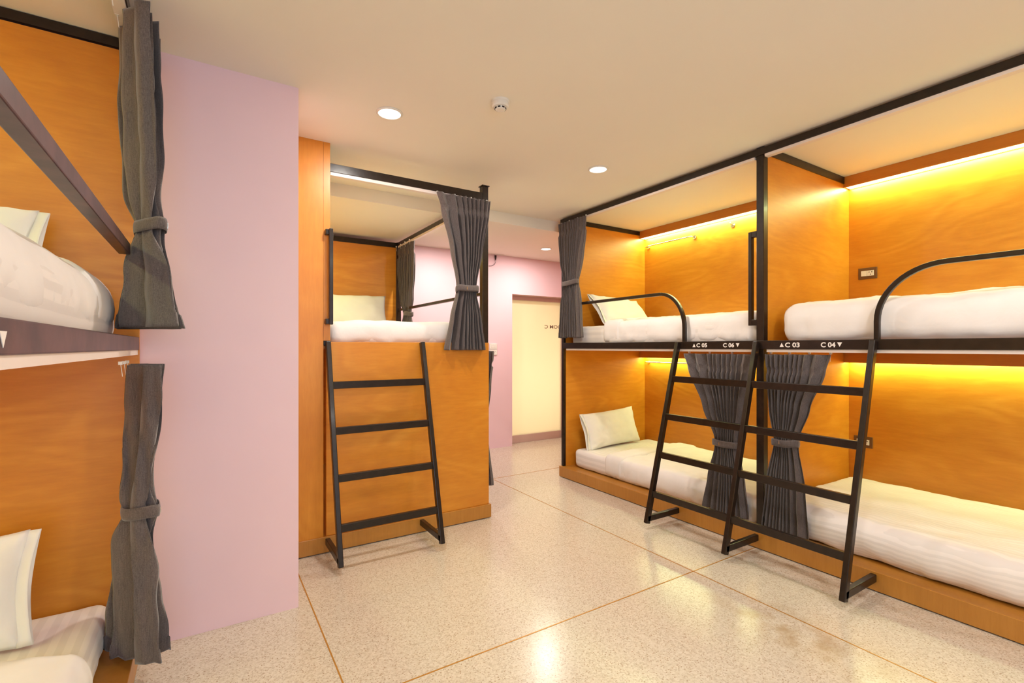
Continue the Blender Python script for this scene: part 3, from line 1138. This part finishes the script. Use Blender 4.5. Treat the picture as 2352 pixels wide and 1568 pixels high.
    for k in range(hooks):
        s = -0.92 + 1.84 * k / max(1, hooks - 1)
        p = org + along * (ac + ah * s) + across * (cc - ch * 1.1) + Vector((0, 0, top - 0.002))
        hk = MB().tube([p + Vector((0, 0, 0.012)), p + Vector((0, 0, -0.005)) + across * 0.002, p + Vector((0, 0, -0.040)) + across * 0.006], 0.0012, 6)
        hk.box(p.x - 0.006, p.x + 0.006, p.y - 0.006, p.y + 0.006, p.z + 0.004, p.z + 0.016)
        hk.build('hook', M['white_plastic'], t)
    return t


# near left upper: stack of wide pleats seen edge-on from the side
curtain('long dark curtain tied at the near left upper bunk', (0, 1), (1, 0), (0, 0),
        [(2.575, 2.33, 0.150, -0.215, 0.060), (2.40, 2.34, 0.125, -0.215, 0.064), (2.05, 2.36, 0.090, -0.208, 0.060), (1.83, 2.38, 0.060, -0.208, 0.050),
         (1.77, 2.38, 0.060, -0.206, 0.050), (1.60, 2.35, 0.090, -0.190, 0.085), (1.405, 2.35, 0.110, -0.187, 0.122)],
        1.80, 6, 11, skew=0.75, ridge=0.011, loop=0.22, heading=False, hooks=3, widths=[1.7, 1.3, 0.9, 1.0, 0.8, 0.7])
# near left lower
curtain('long dark curtain tied at the near left lower bunk, hem just above the plinth', (0, 1), (1, 0), (0, 0),
        [(1.262, 2.40, 0.100, -0.200, 0.062), (1.10, 2.39, 0.090, -0.205, 0.062), (0.85, 2.38, 0.080, -0.222, 0.050), (0.73, 2.37, 0.060, -0.240, 0.058),
         (0.67, 2.37, 0.062, -0.240, 0.058), (0.45, 2.37, 0.095, -0.228, 0.072), (0.150, 2.38, 0.120, -0.222, 0.088)],
        0.70, 5, 23, skew=0.55, ridge=0.012, loop=0.22, heading=False, hooks=3, widths=[1.9, 0.9, 0.9, 0.8, 1.1])
# middle bunk, room side
curtain('grey pleated curtain tied at the front corner post of the middle upper bunk', (1, 0), (0, -1), (0, 3.262),
        [(2.462, 1.645, 0.226, 0, 0.027), (2.36, 1.655, 0.205, 0, 0.032), (2.05, 1.665, 0.135, 0, 0.035), (1.80, 1.662, 0.085, 0, 0.032),
         (1.74, 1.660, 0.086, 0, 0.032), (1.55, 1.655, 0.130, 0, 0.041), (1.308, 1.650, 0.172, 0, 0.045)],
        1.765, 9, 5, widths=[2.6, 1.5, 0.9, 0.9, 0.8, 0.9, 0.9, 0.8, 1.0])
# middle bunk, far end of the side
curtain('olive grey curtain tied beside the headboard of the middle upper bunk', (0, 1), (1, 0), (1.852, 0),
        [(2.452, 5.085, 0.225, 0, 0.035), (2.2, 5.085, 0.225, 0, 0.038), (1.85, 5.06, 0.15, 0, 0.035), (1.72, 5.05, 0.10, 0, 0.030),
         (1.66, 5.05, 0.10, 0, 0.030), (1.42, 5.05, 0.16, 0, 0.038)],
        1.69, 8, 7)
# middle bunk, lower, barely seen past the corner
curtain('dark curtain edge showing past the right corner of the middle lower bunk', (0, 1), (1, 0), (1.915, 0),
        [(1.300, 3.44, 0.13, 0, 0.032), (1.0, 3.46, 0.10, -0.004, 0.027), (0.75, 3.47, 0.06, -0.006, 0.022), (0.68, 3.47, 0.06, -0.006, 0.022), (0.23, 3.44, 0.105, 0, 0.032)],
        0.715, 6, 9)
# right bunk, far upper
curtain('grey curtain at the far end of the upper right bunk beside the door', (0, -1), (-1, 0), (3.062, 0),
        [(2.588, -3.728, 0.205, 0, 0.022), (2.46, -3.725, 0.200, 0, 0.027), (2.2, -3.735, 0.155, 0, 0.032), (2.0, -3.732, 0.104, 0, 0.030),
         (1.94, -3.732, 0.104, 0, 0.030), (1.75, -3.745, 0.135, 0, 0.038), (1.425, -3.745, 0.155, 0, 0.041)],
        1.965, 10, 13)
# right bunk, lower far
curtain('dark curtain left of the middle post on the lower right bunk', (0, -1), (-1, 0), (3.118, 0),
        [(1.282, -2.150, 0.292, 0, 0.032), (1.18, -2.145, 0.262, 0, 0.032), (0.90, -2.110, 0.165, 0, 0.032), (0.68, -2.080, 0.090, 0, 0.030),
         (0.61, -2.080, 0.090, 0, 0.030), (0.40, -2.085, 0.140, 0, 0.032), (0.150, -2.095, 0.178, 0, 0.032)],
        0.645, 10, 17, widths=[2.2, 2.2, 0.8, 0.8, 0.8, 0.8, 0.9, 0.8, 0.9, 2.0])
# right bunk, lower near
curtain('dark curtain right of the middle post on the lower right bunk', (0, -1), (-1, 0), (3.118, 0),
        [(1.285, -1.600, 0.196, 0, 0.032), (1.18, -1.610, 0.180, 0, 0.032), (0.95, -1.645, 0.125, 0, 0.032), (0.75, -1.662, 0.076, 0, 0.027),
         (0.70, -1.662, 0.076, 0, 0.027), (0.45, -1.665, 0.118, 0, 0.032), (0.130, -1.670, 0.145, 0, 0.035)],
        0.725, 10, 19, widths=[0.8, 0.8, 0.8, 0.8, 0.8, 0.7, 0.7, 0.8, 1.5, 2.3])


# ------------------------------------------------------------------ towel bars, hook, sockets
def towel_bar(y0, y1, z, label):
    t = thing('towel_bar', (4.26, (y0 + y1) / 2, z), label, 'towel bar', 'steel towel bars')
    x = 4.225
    MB().tube([(4.285, y0, z), (x + 0.006, y0, z), (x, y0 + 0.02, z), (x, y1 - 0.02, z), (x + 0.006, y1, z), (4.285, y1, z)], 0.006, 12).build('bar', M['steel'], t, smooth=True)
    for y in (y0, y1):
        MB().tube([(4.289, y, z), (4.280, y, z)], 0.020, 20).build('mounting_flange', M['steel'], t)
    return t


towel_bar(3.22, 3.84, 2.470, 'steel towel bar below the light strip in the upper far right bunk')
towel_bar(3.22, 3.84, 1.160, 'steel towel bar below the light strip in the lower far right bunk')
t = thing('wall_hook', (4.28, 2.79, 2.50), 'round steel wall hook under the light strip of the upper far right bunk', 'hook')
MB().tube([(4.289, 2.79, 2.505), (4.281, 2.79, 2.505)], 0.024, 24).build('mounting_flange', M['steel'], t)
MB().tube([(4.282, 2.79, 2.505), (4.255, 2.79, 2.505), (4.245, 2.79, 2.512), (4.240, 2.79, 2.525)], 0.005, 10).build('peg', M['steel'], t, smooth=True)


def socket(y, z, label):
    t = thing('wall_socket', (RX, y, z), label, 'socket', 'sockets inside the right bunk')
    x = RX - 0.0005
    MB().box(x - 0.009, x, y - 0.062, y + 0.062, z - 0.043, z + 0.043).build('plate', M['brown_plate'], t, bevel=0.002)
    MB().box(x - 0.012, x - 0.008, y + 0.004, y + 0.042, z - 0.020, z + 0.020).build('switch', M['white_plastic'], t, bevel=0.001)
    MB().box(x - 0.012, x - 0.008, y - 0.042, y + 0.002, z - 0.020, z + 0.020).build('outlet', M['white_plastic'], t, bevel=0.001)
    h = MB()
    for dy, dz in ((-0.030, 0.008), (-0.012, 0.008), (-0.021, -0.009)):
        h.box(x - 0.0125, x - 0.011, y + dy - 0.003, y + dy + 0.003, z + dz - 0.003, z + dz + 0.003)
    h.build('pin_holes', M['dark_slot'], t)


socket(1.670, 1.895, 'brown-framed white socket on the back panel of the upper near right bunk')
socket(1.700, 0.600, 'brown-framed white socket in the lower near right bunk, seen behind the ladder')

t = thing('light_switch', (3.20, 5.49, 1.30), 'white double switch above a socket on the far pink wall', 'switch')
MB().box(3.138, 3.248, 5.489, 5.4995, 1.305, 1.378).box(3.138, 3.248, 5.489, 5.4995, 1.228, 1.301).build('plate', M['white_plastic'], t, bevel=0.002)
for x0 in (3.160, 3.196):
    MB().box(x0, x0 + 0.028, 5.486, 5.490, 1.322, 1.362).build('rocker', M['white_plastic'], t, bevel=0.001)
h = MB()
for dx, dz in ((-0.010, 0.008), (0.010, 0.008), (0, -0.010)):
    h.box(3.208 + dx - 0.002, 3.208 + dx + 0.002, 5.488, 5.4895, 1.265 + dz - 0.003, 1.265 + dz + 0.003)
h.build('pin_holes', M['dark_slot'], t)

t = thing('hanging_cable', (3.21, 5.48, 2.53), 'short black cable and plug hanging at the top of the far pink wall', 'cable')
MB().tube([(3.222, 5.485, 2.535), (3.222, 5.485, 2.50), (3.222, 5.485, 2.470)], [0.014, 0.011, 0.004], 12).build('plug', M['black'], t, smooth=True)
cp = [(3.222, 5.487, 2.475), (3.222, 5.487, 2.45), (3.212, 5.487, 2.425), (3.19, 5.487, 2.405), (3.16, 5.487, 2.392), (3.12, 5.487, 2.388)]
MB().tube(cp, 0.0028, 8).build('cord', M['black'], t, smooth=True)
MB().tube([(3.14, 5.488, 2.52), (3.17, 5.46, 2.542), (3.24, 5.45, 2.544), (3.33, 5.44, 2.544)], 0.0022, 8).build('cord', M['track'], t, smooth=True)
